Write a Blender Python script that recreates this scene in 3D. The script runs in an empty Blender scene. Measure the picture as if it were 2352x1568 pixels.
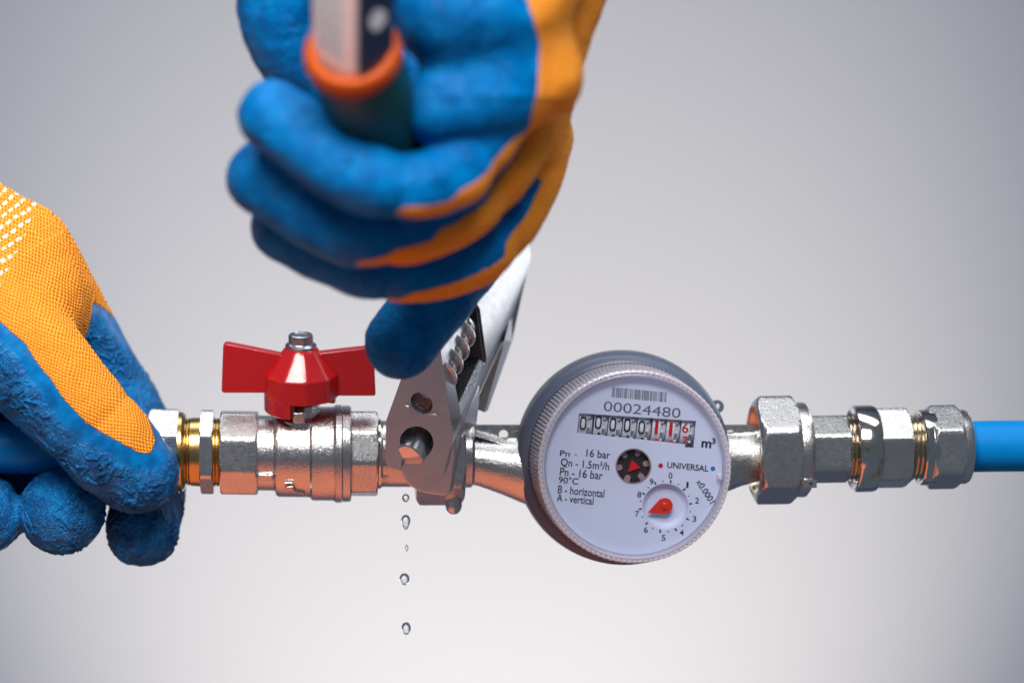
import bpy, bmesh, math, random
import numpy as np
import openvdb as vdb
from mathutils import Vector

random.seed(7)
np.random.seed(7)
scene = bpy.context.scene
col = scene.collection
R = math.radians

# ------------------------------------------------------------------ frame
# Everything is authored in "picture units" on the plane through the pipe axis
# (1 unit = K metres, x to the right, y downwards, d = distance towards the camera).
K = 0.000135
W0, H0 = 2352.0, 1568.0
CX, CY, D = 760.0, 560.0, 5500.0          # lens axis and camera distance


def unproj(px, py, d):
    f = (D - d) / D
    return (CX + (px - CX) * f, CY + (py - CY) * f, d)


def ref2w(a):
    a = np.asarray(a, dtype=np.float64).reshape(-1, 3)
    return np.stack([(a[:, 0] - W0 / 2) * K, -a[:, 2] * K, (H0 / 2 - a[:, 1]) * K], 1)


# ------------------------------------------------------------------ camera
cam = bpy.data.cameras.new('camera')
cam_o = bpy.data.objects.new('camera', cam)
col.objects.link(cam_o)
cam_o.location = ref2w([(CX, CY, D)])[0]
cam_o.rotation_euler = (R(90), 0, 0)
cam.sensor_width = 36
cam.lens = 36 * D / W0
cam.shift_x = (W0 / 2 - CX) / W0
cam.shift_y = -(H0 / 2 - CY) / W0
cam.clip_start, cam.clip_end = 0.02, 20
cam.dof.use_dof = True
cam.dof.focus_distance = (D - 150) * K
cam.dof.aperture_fstop = 5.0
cam.dof.aperture_blades = 0
scene.camera = cam_o

# ------------------------------------------------------------------ world and lamps
world = bpy.data.worlds.new('World')
scene.world = world
world.use_nodes = True
bg = world.node_tree.nodes['Background']
bg.inputs[0].default_value = (0.64, 0.80, 1.0, 1)
bg.inputs[1].default_value = 0.15


def area(name, loc, target, sx, sy, power, color):
    l = bpy.data.lights.new(name, 'AREA')
    l.shape = 'RECTANGLE'
    l.size, l.size_y = sx, sy
    l.energy = power
    l.color = color
    o = bpy.data.objects.new(name, l)
    col.objects.link(o)
    o.location = loc
    o.rotation_euler = (Vector(target) - Vector(loc)).to_track_quat('-Z', 'Y').to_euler()
    return o


area('softbox_lamp', (-0.09, -0.54, 0.49), (0.0, 0.0, -0.03), 0.54, 0.28, 9.3, (1.0, 0.97, 0.94))
area('overhead_lamp', (0.03, 0.05, 0.58), (0.0, 0.0, -0.03), 0.86, 0.24, 2.0, (0.95, 0.97, 1.0))
area('orange_bounce_lamp', (-0.30, -0.18, -0.46), (-0.30, -0.179, 0.0), 0.64, 0.80, 1.45, (1.0, 0.21, 0.035))

area('rim_softbox_lamp', (0.66, 0.56, 0.14), (0.0, 0.0, 0.0), 0.36, 0.50, 1.15, (0.96, 0.98, 1.0))

spot = bpy.data.lights.new('backdrop_lamp', 'SPOT')
spot.energy = 290
spot.color = (1.0, 0.735, 0.455)
spot.spot_size = R(45)
spot.spot_blend = 1.0
spot.shadow_soft_size = 0.06
spot_o = bpy.data.objects.new('backdrop_lamp', spot)
col.objects.link(spot_o)
spot_o.location = (0.09, 0.05, -1.15)
spot_o.rotation_euler = (Vector((0.075, 1.20, -0.10)) - spot_o.location).to_track_quat('-Z', 'Y').to_euler()

vs = scene.view_settings
vs.view_transform = 'Standard'
vs.look = 'None'
vs.exposure = 0.0
vs.gamma = 1.0
vs.use_curve_mapping = False
scene.cycles.use_denoising = True
scene.cycles.max_bounces = 10
scene.cycles.transparent_max_bounces = 12


# ------------------------------------------------------------------ node helper
class NT:
    def __init__(self, name):
        self.m = bpy.data.materials.new(name)
        self.m.use_nodes = True
        self.t = self.m.node_tree
        self.b = self.t.nodes['Principled BSDF']
        self.out = self.t.nodes['Material Output']

    def n(self, typ, **kw):
        nd = self.t.nodes.new(typ)
        for k, v in kw.items():
            setattr(nd, k, v)
        return nd

    def link(self, a, b):
        self.t.links.new(a, b)

    def put(self, sock, v):
        if hasattr(v, 'is_linked') or isinstance(v, bpy.types.NodeSocket):
            self.link(v, sock)
        else:
            sock.default_value = v

    def math(self, op, a, b=None, c=None, clamp=False):
        nd = self.n('ShaderNodeMath', operation=op)
        nd.use_clamp = clamp
        self.put(nd.inputs[0], a)
        if b is not None:
            self.put(nd.inputs[1], b)
        if c is not None:
            self.put(nd.inputs[2], c)
        return nd.outputs[0]

    def attr(self, name):
        return self.n('ShaderNodeAttribute', attribute_name=name).outputs['Fac']

    def obj(self):
        return self.n('ShaderNodeTexCoord').outputs['Object']

    def noise(self, scale, detail=2.0, rough=0.5, dist=0.0, vec=None):
        nd = self.n('ShaderNodeTexNoise')
        nd.inputs['Scale'].default_value = scale
        nd.inputs['Detail'].default_value = detail
        nd.inputs['Roughness'].default_value = rough
        nd.inputs['Distortion'].default_value = dist
        self.link(vec if vec is not None else self.obj(), nd.inputs['Vector'])
        return nd.outputs['Fac']

    def smooth(self, v, lo, hi, a=0.0, b=1.0):
        nd = self.n('ShaderNodeMapRange', interpolation_type='SMOOTHSTEP')
        self.put(nd.inputs[0], v)
        nd.inputs[1].default_value = lo
        nd.inputs[2].default_value = hi
        nd.inputs[3].default_value = a
        nd.inputs[4].default_value = b
        return nd.outputs[0]

    def mix(self, f, a, b):
        nd = self.n('ShaderNodeMix', data_type='RGBA')
        self.put(nd.inputs[0], f)
        self.put(nd.inputs[6], a if not isinstance(a, tuple) else (*a, 1)[:4])
        self.put(nd.inputs[7], b if not isinstance(b, tuple) else (*b, 1)[:4])
        return nd.outputs[2]

    def fmix(self, f, a, b):
        nd = self.n('ShaderNodeMix', data_type='FLOAT')
        self.put(nd.inputs[0], f)
        self.put(nd.inputs[2], a)
        self.put(nd.inputs[3], b)
        return nd.outputs[0]

    def bump(self, h, dist, strength=1.0):
        nd = self.n('ShaderNodeBump')
        nd.inputs['Strength'].default_value = strength
        nd.inputs['Distance'].default_value = dist
        self.link(h, nd.inputs['Height'])
        self.link(nd.outputs[0], self.b.inputs['Normal'])

    def set(self, **kw):
        for k, v in kw.items():
            s = self.b.inputs[k.replace('_', ' ')]
            if isinstance(v, tuple):
                v = (*v, 1)[:4]
            self.put(s, v)
        return self


def metal(name, colr, rough, grain=0.0, grain_scale=2400, var=0.06, stain=None):
    t = NT(name)
    t.set(Metallic=1.0)
    nz = t.noise(170, 4, 0.6)
    dark = tuple(c * 0.80 for c in colr)
    c = t.mix(nz, dark, tuple(min(1, x * 1.08) for x in colr))
    if stain is not None:
        sm = t.smooth(t.noise(120, 3, 0.6, 0.5), 0.64, 0.70)
        c = t.mix(t.math('MULTIPLY', sm, 0.7), c, stain)
    t.set(Base_Color=c)
    t.set(Roughness=t.math('ADD', t.math('MULTIPLY', t.noise(600, 3), var * 2), rough - var))
    if grain > 0:
        g = t.noise(grain_scale, 2.5, 0.6)
        big = t.noise(grain_scale * 0.16, 2, 0.5)
        t.bump(t.math('ADD', g, t.math('MULTIPLY', big, 0.3)), grain)
    return t.m


def plastic(name, colr, rough=0.4, bump=0.0, scale=1500, coat=0.0, spec=0.5, var=0.06, wear=None, wlo=0.70, wsc=420):
    t = NT(name)
    nz = t.noise(90, 4, 0.6)
    cc = t.mix(nz, tuple(c * (1 - var) for c in colr), tuple(min(1, c * (1 + var)) for c in colr))
    if wear is not None:
        cc = t.mix(t.smooth(t.noise(wsc, 4, 0.65), wlo, wlo + 0.03), cc, wear)
    t.set(Base_Color=cc)
    t.set(Roughness=t.math('ADD', t.math('MULTIPLY', t.noise(300, 3), 0.14), rough - 0.07))
    t.set(Coat_Weight=coat, Specular_IOR_Level=spec)
    if bump > 0:
        t.bump(t.noise(scale, 2, 0.55), bump)
    return t.m


M = {}
M['nickel'] = metal('cast_nickel', (0.68, 0.665, 0.66), 0.28, 0.00015, 1700)
M['nickel_fine'] = metal('fine_cast_nickel', (0.70, 0.68, 0.67), 0.27, 0.00008, 1800)
M['chrome'] = metal('polished_nickel', (0.72, 0.70, 0.67), 0.12, 0.00001, 900, 0.04, (0.55, 0.36, 0.10))
M['thread'] = metal('brassy_nickel', (0.66, 0.58, 0.46), 0.16, 0.00001, 900, 0.04)
M['brass'] = metal('brass', (0.62, 0.42, 0.16), 0.24, 0.00002, 900, 0.05)
M['steel'] = metal('brushed_steel', (0.74, 0.735, 0.75), 0.32, 0.000012, 1300, 0.08)
M['steel_rough'] = metal('rough_cast_steel', (0.66, 0.66, 0.67), 0.30, 0.00030, 1400)
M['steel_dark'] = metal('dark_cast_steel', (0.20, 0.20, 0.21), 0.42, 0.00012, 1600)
M['brown_jaw'] = metal('machined_jaw_steel', (0.42, 0.34, 0.30), 0.36, 0.00012, 1500)  # browner than the other wrench steel
M['worm'] = metal('worm_steel', (0.78, 0.765, 0.75), 0.13, 0.000008, 900, 0.04)
M['bolt'] = metal('zinc_bolt', (0.46, 0.49, 0.54), 0.30, 0.00005, 1200)
M['red'] = plastic('red_enamel', (0.47, 0.008, 0.012), 0.24, 0.00005, 420, 0.5, wear=(0.50, 0.16, 0.14), wlo=0.715, wsc=380)
M['pipe'] = plastic('blue_pipe_plastic', (0.000, 0.185, 0.520), 0.42, 0.00004, 300, 0.0, 0.16, 0.08, wear=(0.05, 0.30, 0.62), wlo=0.72, wsc=240)
M['grey_ring'] = plastic('slate_grey_plastic', (0.105, 0.130, 0.195), 0.36, 0.00001, 700, 0.0, 0.4, 0.08, wear=(0.24, 0.26, 0.31), wlo=0.74, wsc=500)
M['dial'] = plastic('dial_white', (0.66, 0.73, 0.93), 0.42, 0.0, 100, 0, 0.4, 0.03, wear=(0.45, 0.48, 0.58), wlo=0.745, wsc=520)
M['wheel'] = plastic('wheel_white', (0.74, 0.77, 0.82), 0.5, 0, 100, 0, 0.3, 0.03)
M['wheel_grey'] = plastic('wheel_well_grey', (0.56, 0.58, 0.66), 0.6, 0, 100, 0, 0.3, 0.05)
M['ink'] = plastic('black_ink', (0.012, 0.018, 0.040), 0.5, 0, 100, 0, 0.3, 0.02)
M['ink_grey'] = plastic('grey_ink', (0.11, 0.125, 0.17), 0.5, 0, 100, 0, 0.3, 0.1)
M['ink_red'] = plastic('red_ink', (0.52, 0.010, 0.025), 0.5, 0, 100, 0, 0.3, 0.02)
M['ink_blue'] = plastic('blue_ink', (0.0, 0.20, 0.60), 0.5, 0, 100, 0, 0.3, 0.02)
M['pointer'] = plastic('red_pointer_plastic', (0.72, 0.035, 0.010), 0.25, 0, 100, 0.4)
M['star'] = plastic('dark_mechanism', (0.030, 0.022, 0.024), 0.35, 0.0002, 600, 0, 0.5, 0.5)
M['peg'] = plastic('mechanism_peg', (0.34, 0.25, 0.27), 0.4)
M['red_star'] = plastic('red_mechanism', (0.62, 0.012, 0.012), 0.35)
M['grip_green'] = plastic('dark_green_grip', (0.004, 0.050, 0.042), 0.42, 0.0001, 900)
M['grip_orange'] = plastic('orange_grip', (0.46, 0.070, 0.004), 0.45, 0.0, 100, 0.0, 0.15)
M['bright'] = plastic('white_reflection_metal', (0.80, 0.79, 0.82), 0.28)  # white reflection of the chrome bar put into its base colour
M['bright'].node_tree.nodes['Principled BSDF'].inputs['Metallic'].default_value = 0.35
M['navy'] = plastic('painted_dark_reflection', (0.012, 0.020, 0.055), 0.30)  # dark side of the chrome bar's reflection, painted as a colour
M['backdrop'] = plastic('grey_backdrop_paper', (0.275, 0.345, 0.510), 0.85, 0.0, 100, 0, 0.1, 0.012)


def clear(name, tint, fac_rough, weight, body=0.0, bodycol=(0.8, 0.8, 0.85)):
    t = NT(name)
    tr = t.n('ShaderNodeBsdfTransparent')
    tr.inputs[0].default_value = (*tint, 1)
    gl = t.n('ShaderNodeBsdfGlossy')
    gl.inputs['Roughness'].default_value = fac_rough
    fr = t.n('ShaderNodeFresnel')
    fr.inputs[0].default_value = 1.45
    mx = t.n('ShaderNodeMixShader')
    t.link(t.math('MULTIPLY', fr.outputs[0], weight), mx.inputs[0])
    src = tr.outputs[0]
    if body > 0:
        t.set(Base_Color=bodycol, Roughness=0.22)
        m2 = t.n('ShaderNodeMixShader')
        m2.inputs[0].default_value = body
        t.link(tr.outputs[0], m2.inputs[1])
        t.link(t.b.outputs[0], m2.inputs[2])
        src = m2.outputs[0]
    t.link(src, mx.inputs[1])
    t.link(gl.outputs[0], mx.inputs[2])
    t.link(mx.outputs[0], t.out.inputs[0])
    return t.m


M['lens'] = clear('clear_lens', (0.985, 0.985, 1.0), 0.02, 0.55)
M['bezel'] = clear('clear_ribbed_plastic', (0.86, 0.84, 0.92), 0.12, 0.45, 0.62, (0.86, 0.83, 0.92))
M['rim'] = clear('clear_rim_plastic', (0.95, 0.94, 0.98), 0.06, 0.45, 0.34, (0.88, 0.86, 0.94))
M['bead'] = plastic('grey_bead_plastic', (0.26, 0.25, 0.31), 0.3)
M['clear_flange'] = clear('pale_translucent_plastic', (0.8, 0.82, 0.84), 0.25, 0.5, 0.75, (0.30, 0.33, 0.37))
w = NT('water')
w.set(Base_Color=(1, 1, 1), Roughness=0.0, IOR=1.333)
w.b.inputs['Transmission Weight'].default_value = 1.0
M['water'] = w.m


def glove_material(name, knit_amp, wrinkle_amp, wr_scale, white, spec, mot):
    t = NT(name)
    sd = t.attr('coat')            # >0 knit, <0 latex, in picture units
    edge = t.math('MULTIPLY', t.math('SUBTRACT', t.noise(650, 2, 0.6), 0.5), 9.0)
    isknit = t.smooth(t.math('ADD', sd, edge), -1.5, 1.5)
    # knit
    ks, kt = t.attr('knit_s'), t.attr('knit_t')
    ks = t.math('ADD', ks, t.math('MULTIPLY', t.math('SUBTRACT', t.noise(75, 2, 0.5), 0.5), 26.0))
    kt = t.math('ADD', kt, t.math('MULTIPLY', t.math('SUBTRACT', t.noise(95, 2, 0.5), 0.5), 20.0))
    a = t.math('MULTIPLY', ks, 2 * math.pi / 12.5)
    b = t.math('MULTIPLY', kt, 2 * math.pi / 10.0)
    lat = t.math('MULTIPLY', t.math('COSINE', a), t.math('COSINE', b))
    rib = t.math('COSINE', t.math('MULTIPLY', b, 1.0))
    kh = t.math('ADD', t.math('MULTIPLY', lat, 0.5), 0.5)
    hole = t.smooth(lat, -0.85, -0.15)
    tone = t.noise(75, 3, 0.6)
    kc = t.mix(tone, (0.98, 0.285, 0.024), (1.0, 0.43, 0.055))
    kc = t.mix(hole, (0.52, 0.095, 0.006), kc)
    if white:
        srow = t.math('FRACT', t.math('DIVIDE', ks, 21.0))
        row = t.smooth(t.math('ABSOLUTE', t.math('SUBTRACT', srow, 0.5)), 0.13, 0.20, 1.0, 0.0)
        dash = t.smooth(t.math('COSINE', t.math('MULTIPLY', b, 0.5)), -0.55, -0.2)
        wm = t.math('MULTIPLY', t.math('MULTIPLY', row, dash), t.smooth(t.attr('white'), -2.0, 2.0))
        kc = t.mix(wm, kc, (0.85, 0.82, 0.76))
    # latex
    co = t.obj()
    n1 = t.noise(wr_scale, 2.2, 0.55, 1.4, co)
    n2 = t.noise(wr_scale * 2.1, 2.0, 0.5, 1.0, co)
    rid1 = t.math('SUBTRACT', 1.0, t.math('ABSOLUTE', t.math('MULTIPLY', t.math('SUBTRACT', n1, 0.5), 5.0)))
    rid1 = t.math('MAXIMUM', rid1, 0.0)
    rid2 = t.math('MAXIMUM', t.math('SUBTRACT', 1.0, t.math('ABSOLUTE', t.math('MULTIPLY', t.math('SUBTRACT', n2, 0.5), 6.0))), 0.0)
    wr = t.math('ADD', rid1, t.math('MULTIPLY', rid2, 0.45))
    patch = t.smooth(t.noise(60, 2, 0.5), 0.30, 0.55, 0.35, 1.0)
    band = t.smooth(sd, -62.0, -24.0, 1.0, 0.04)
    wm_ = t.math('MULTIPLY', wr, t.math('MULTIPLY', band, patch))
    lc = t.mix(t.smooth(t.noise(140, 4, 0.65), mot, 1.0 - mot), (0.000, 0.090, 0.295), (0.000, 0.190, 0.520))
    base = t.mix(isknit, lc, kc)
    t.set(Base_Color=base)
    t.set(Roughness=t.fmix(isknit, t.fmix(band, 0.30, 0.36), 0.8))
    t.set(Specular_IOR_Level=t.fmix(isknit, spec, 0.08))
    t.b.inputs['Sheen Weight'].default_value = 0.0
    h = t.fmix(isknit, t.math('MULTIPLY', wm_, wrinkle_amp), t.math('ADD', t.math('MULTIPLY', kh, knit_amp), 0.00015))
    t.bump(h, 1.0)
    return t.m


M['glove_near'] = glove_material('coated_knit_glove', 0.00040, 0.0004, 520, True, 0.34, 0.34)
M['glove_work'] = glove_material('coated_knit_glove_suede', 0.00030, 0.0003, 260, False, 0.10, 0.22)


# ------------------------------------------------------------------ object helpers
def thing(name, label, cat, origin, group=None):
    o = bpy.data.objects.new(name, None)
    col.objects.link(o)
    o.empty_display_size = 0.01
    o.location = ref2w([origin])[0]
    o['label'] = label
    o['category'] = cat
    if group:
        o['group'] = group
    return o


def root_of(o):
    while o.parent:
        o = o.parent
    return o


def part(name, verts, faces, mat, parent, angle=32, label=None):
    """one mesh, given in picture units, as a child of parent"""
    wv = ref2w(verts) - np.array(root_of(parent).location)
    me = bpy.data.meshes.new(name)
    me.from_pydata([tuple(v) for v in wv], [], [tuple(f) for f in faces])
    bm = bmesh.new()
    bm.from_mesh(me)
    bmesh.ops.recalc_face_normals(bm, faces=bm.faces)
    bm.to_mesh(me)
    bm.free()
    me.polygons.foreach_set('use_smooth', [True] * len(me.polygons))
    me.set_sharp_from_angle(angle=R(angle))
    me.materials.append(mat)
    o = bpy.data.objects.new(name, me)
    col.objects.link(o)
    o.parent = parent
    if label:
        o['label'] = label
    return o


def poly_r(th, n, rc, phi, p=46):
    """radius of a rounded n-gon with corner radius rc, a corner at angle phi"""
    ap = rc * math.cos(math.pi / n)
    s = 0.0
    for i in range(n):
        c = np.cos(th - phi - (2 * i + 1) * math.pi / n)
        s = s + np.maximum(c, 0) ** p
    return ap / s ** (1.0 / p)


def frame_axis(axis):
    a = np.array(axis, float)
    a /= np.linalg.norm(a)
    t = np.array([0, 0, 1.0]) if abs(a[2]) < 0.8 else np.array([0, -1.0, 0])
    u = np.cross(a, t)
    u /= np.linalg.norm(u)
    v = np.cross(u, a)
    return a, u, v


def sweep(rows, close=False, cap0=True, cap1=True):
    """rows: list of (n,3) rings -> verts, faces"""
    n = len(rows[0])
    V = np.concatenate(rows)
    F = []
    m = len(rows)
    for i in range(m if close else m - 1):
        j = (i + 1) % m
        for k in range(n):
            k2 = (k + 1) % n
            F.append((i * n + k, i * n + k2, j * n + k2, j * n + k))
    if not close:
        if cap0:
            F.append(tuple(range(n)))
        if cap1:
            F.append(tuple(range((m - 1) * n, m * n)))
    return V, F


def lathe(origin, axis, prof, n=96, rfun=None, close=False, cap0=True, cap1=True, uv=None):
    """prof: list of (t, r) along axis; rfun(theta, r, t) -> radius array"""
    a, u, v = frame_axis(axis)
    if uv is not None:
        u, v = np.array(uv[0], float), np.array(uv[1], float)
    o = np.array(origin, float)
    th = np.arange(n) * 2 * math.pi / n
    rows = []
    for t, r in prof:
        rr = np.full(n, float(r)) if rfun is None else rfun(th, r, t)
        rows.append(o + a * t + np.outer(rr * np.cos(th), u) + np.outer(rr * np.sin(th), v))
    return sweep(rows, close, cap0, cap1)


AX = ([0, 430, 700, 1000, 1750, 2350], [1025, 1037, 1041, 1042, 1034, 1023])


def ay(x):
    return float(np.interp(x, *AX))


def xpart(name, prof, mat, parent, n=120, poly=None, slope=True, **kw):
    """solid of revolution (or polygon with chamfer caps) along the pipe axis. prof: (x, r).
    poly = (sides, corner radius, corner angle in degrees measured upwards from the camera side)"""
    th = np.arange(n) * 2 * math.pi / n
    pr = None
    if poly:
        pr = poly_r(th, poly[0], poly[1], R(poly[2]))
    rows = []
    for x, r in prof:
        x = CX + (x - CX) * 0.991
        rr = np.full(n, float(r))
        if pr is not None:
            rr = np.minimum(pr, r)
        rows.append(np.stack([np.full(n, x), ay(x) - rr * np.sin(th), rr * np.cos(th)], 1))
    V, F = sweep(rows, kw.pop('close', False), kw.pop('cap0', True), kw.pop('cap1', True))
    return part(name, V, F, mat, parent, **kw)


def nutprof(x0, x1, rc, flat, ch=9, left=True, right=True, steps=5):
    """chamfer caps of a nut: rc corner radius, flat radius at the ends"""
    p = []
    for i in range(steps + 1):
        f = i / steps
        p.append((x0 + ch * f, (flat + (rc - flat) * math.sin(f * math.pi / 2)) if left else rc + 1))
    for i in range(steps + 1):
        f = 1 - i / steps
        p.append((x1 - ch * f, (flat + (rc - flat) * math.sin(f * math.pi / 2)) if right else rc + 1))
    return p


def threads(x0, x1, r, pitch=7.0, depth=5.0):
    p = []
    x = x0
    while x < x1 - 0.1:
        p += [(x, r - depth), (x + pitch * 0.35, r), (x + pitch * 0.55, r)]
        x += pitch
    p.append((x1, r - depth))
    return p


def prism(front, vec):
    f = np.array(front, float)
    n = len(f)
    V = np.concatenate([f, f + np.array(vec, float)])
    F = [tuple(range(n)), tuple(range(2 * n - 1, n - 1, -1))]
    for i in range(n):
        j = (i + 1) % n
        F.append((i, j, n + j, n + i))
    return V, F


def bevel_obj(o, width, seg=2, angle=30):
    m = o.modifiers.new('bevel', 'BEVEL')
    m.width = width * K
    m.segments = seg
    m.limit_method = 'ANGLE'
    m.angle_limit = R(angle)
    m.harden_normals = False


def bool_cut(o, V, F):
    c = part('cutter', V, F, M['steel_dark'], root_of(o))
    md = o.modifiers.new('cut', 'BOOLEAN')
    md.operation = 'DIFFERENCE'
    md.object = c
    md.solver = 'EXACT'
    dg = bpy.context.evaluated_depsgraph_get()
    dg.update()
    me = bpy.data.meshes.new_from_object(o.evaluated_get(dg))
    o.modifiers.remove(md)
    o.data = me
    me.set_sharp_from_angle(angle=R(30))
    bpy.data.objects.remove(c)


def catmull(pts, per=6):
    P = np.array(pts, float)
    P = np.concatenate([[2 * P[0] - P[1]], P, [2 * P[-1] - P[-2]]])
    out = []
    for i in range(1, len(P) - 2):
        p0, p1, p2, p3 = P[i - 1:i + 3]
        for k in range(per):
            t = k / per
            out.append(0.5 * (2 * p1 + (p2 - p0) * t + (2 * p0 - 5 * p1 + 4 * p2 - p3) * t * t + (3 * p1 - p0 - 3 * p2 + p3) * t ** 3))
    out.append(P[-2])
    return np.array(out)


def tube(path, rad, n=16):
    P = np.array(path, float)
    rows = []
    u = None
    for i, p in enumerate(P):
        t = P[min(i + 1, len(P) - 1)] - P[max(i - 1, 0)]
        t /= np.linalg.norm(t)
        if u is None:
            _, u, _ = frame_axis(t)
        u = u - t * np.dot(u, t)
        u /= np.linalg.norm(u)
        v = np.cross(t, u)
        th = np.arange(n) * 2 * math.pi / n
        r = rad[i] if hasattr(rad, '__len__') else rad
        rows.append(p + r * (np.outer(np.cos(th), u) + np.outer(np.sin(th), v)))
    return sweep(rows)


def plate2d(outer, holes, d0, thick):
    """flat plate with holes in picture units; front face at d0, thickness behind it"""
    cu = bpy.data.curves.new('tmp', 'CURVE')
    cu.dimensions = '2D'
    cu.fill_mode = 'BOTH'
    cu.extrude = thick / 2
    for ring in [outer] + holes:
        sp = cu.splines.new('POLY')
        sp.points.add(len(ring) - 1)
        for p, q in zip(sp.points, ring):
            p.co = (q[0], -q[1], 0, 1)
        sp.use_cyclic_u = True
    o = bpy.data.objects.new('tmp', cu)
    col.objects.link(o)
    dg = bpy.context.evaluated_depsgraph_get()
    dg.update()
    me = bpy.data.meshes.new_from_object(o.evaluated_get(dg))
    V = [(v.co.x, -v.co.y, d0 - thick / 2 + v.co.z) for v in me.vertices]
    F = [tuple(p.vertices) for p in me.polygons]
    bpy.data.objects.remove(o)
    bpy.data.meshes.remove(me)
    return V, F


_text_cache = {}


def text_mesh(body, bold=0.0):
    key = (body, bold)
    if key not in _text_cache:
        cu = bpy.data.curves.new('tmp', 'FONT')
        cu.body = body
        cu.size = 1.0
        cu.offset = bold
        cu.resolution_u = 4
        o = bpy.data.objects.new('tmp', cu)
        col.objects.link(o)
        dg = bpy.context.evaluated_depsgraph_get()
        dg.update()
        me = bpy.data.meshes.new_from_object(o.evaluated_get(dg))
        V = np.array([tuple(v.co) for v in me.vertices])
        F = [tuple(p.vertices) for p in me.polygons]
        bpy.data.objects.remove(o)
        bpy.data.meshes.remove(me)
        _text_cache[key] = (V, F)
    V, F = _text_cache[key]
    return V.copy(), F


# ------------------------------------------------------------------ backdrop
yb = 1.20
me = bpy.data.meshes.new('backdrop')
me.from_pydata([(-2.2, yb, -1.8), (2.2, yb, -1.8), (2.2, yb, 1.8), (-2.2, yb, 1.8)], [], [(0, 1, 2, 3)])
me.materials.append(M['backdrop'])
bd = bpy.data.objects.new('backdrop', me)
col.objects.link(bd)
bd['kind'] = 'structure'

# ------------------------------------------------------------------ blue pipes
G_PIPE = 'blue plastic pipes at the two ends'
t = thing('blue_pipe', 'matt blue plastic pipe held in the gloved hand on the left', 'pipe', (0, 1085, 0), G_PIPE)
xpart('tube', [(-260, 59), (-100, 59), (180, 59.5), (372, 59.5)], M['pipe'], t, n=96)
t = thing('blue_pipe', 'bright blue plastic pipe leaving the fittings at the right edge', 'pipe', (2300, 1083, 0), G_PIPE)
xpart('tube', [(2180, 58.5), (2300, 58.5), (2480, 58.5), (2700, 58.5)], M['pipe'], t, n=96)

# ------------------------------------------------------------------ left coupling
t = thing('pipe_coupling', 'nickel and brass coupling with a narrow lock nut beside the left glove', 'fitting', (430, 1135, 0))
xpart('compression_nut', [(338, 64)] + nutprof(338, 408, 99, 86, 10, True, False), M['nickel'], t, poly=(6, 99, 28))
xpart('brass_chamfer', [(408.5, 91), (417, 91), (424, 84), (424, 60)], M['brass'], t, cap0=True)
xpart('brass_thread', threads(420, 436, 78, 8, 4), M['brass'], t, cap0=False, cap1=False)
xpart('brass_collar', [(434, 72), (436, 78), (459, 79), (462, 76)], M['brass'], t)
xpart('lock_nut', nutprof(459, 489, 98, 92, 5), M['nickel_fine'], t, poly=(6, 98, 29))
xpart('brass_thread', threads(488, 508, 79, 7, 3.5), M['brass'], t, cap0=False, cap1=False)

# ------------------------------------------------------------------ ball valve
t = thing('ball_valve', 'nickel ball valve with a red butterfly handle, left of the wrench', 'valve', (690, 1150, 0))
xpart('hexagon_end', nutprof(505, 592, 101, 93, 8), M['nickel'], t, poly=(8, 101, 22.5))
b = xpart('valve_body', [(588, 80), (590, 86), (628, 86), (631, 88), (634, 97), (640, 100), (708, 100), (712, 101), (717, 107),
                         (724, 107.5), (764, 107.5), (768, 109), (772, 112), (785, 112)], M['nickel'], t, n=160)
xpart('body_flange', [(785.5, 104), (786, 109), (788, 110.5), (804, 110), (807, 107), (807, 90)], M['nickel_fine'], t, n=160)
xpart('hexagon_end', nutprof(804, 868, 101, 94, 7), M['nickel'], t, poly=(8, 101, -9))
# raised pad and cast mark on the body
V, F = prism([(593, ay(600) + 42, 70), (630, ay(600) + 42, 74), (630, ay(600) + 56, 68), (593, ay(600) + 56, 66)], (0, 0, 12))
bevel_obj(part('cast_pad', V, F, M['nickel'], t), 3)
def onbody(zx, zy, r=103.5):
    x = 330.8 + zx * .3046
    y = 716.6 + zy * .3046
    dy = min(abs(y - ay(x)), r - 1)
    return (x, y, math.sqrt(r * r - dy * dy))
for path in ([(1068, 1258), (1096, 1258), (1124, 1260)], [(1068, 1302), (1090, 1292), (1122, 1290), (1128, 1312), (1142, 1330), (1172, 1338), (1202, 1342), (1205, 1362)]):
    V, F = tube([onbody(*p) for p in path], 2.6, 8)
    part('cast_mark', V, F, M['nickel_fine'], t)

TILT = R(15)
UV_ = np.array([0, -math.cos(TILT), math.sin(TILT)])
FV = np.array([0, math.sin(TILT), math.cos(TILT)])
VB = np.array([692.0, 1041.0, 0.0])


def vloc(x, h, f):
    return VB + np.array([1.0, 0, 0]) * x + UV_ * h + FV * f


def vlathe(name, prof, mat, parent, n=96, rfun=None, c=(0, 0), **kw):
    ang = kw.pop('angle', 32)
    V, F = lathe(vloc(c[0], 0, c[1]), UV_, prof, n, rfun, uv=((1, 0, 0), FV), **kw)
    return part(name, V, F, mat, parent, angle=ang)


vlathe('stem_boss', [(60, 66), (92, 56), (100, 46), (112, 42), (124, 42), (127, 38)], M['nickel'], t)
vlathe('stem', [(120, 24), (150, 24)], M['chrome'], t)
V, F = prism([vloc(-18, 98, 74), vloc(10, 98, 74), vloc(10, 124, 74), vloc(-18, 124, 74)], FV * -46)
bevel_obj(part('stop_lug', V, F, M['nickel'], t), 4, 3)
hub = vlathe('handle', [(142, 70), (142, 83), (145, 85), (194, 84.5), (199, 82), (204, 77), (246, 43), (254, 37), (257, 33), (257, 10)], M['red'], t, n=128, angle=24,
             rfun=lambda th, r, tt: np.full(len(th), r) if r < 50 else poly_r(th, 10, r * 1.035, R(9), 44))
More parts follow.
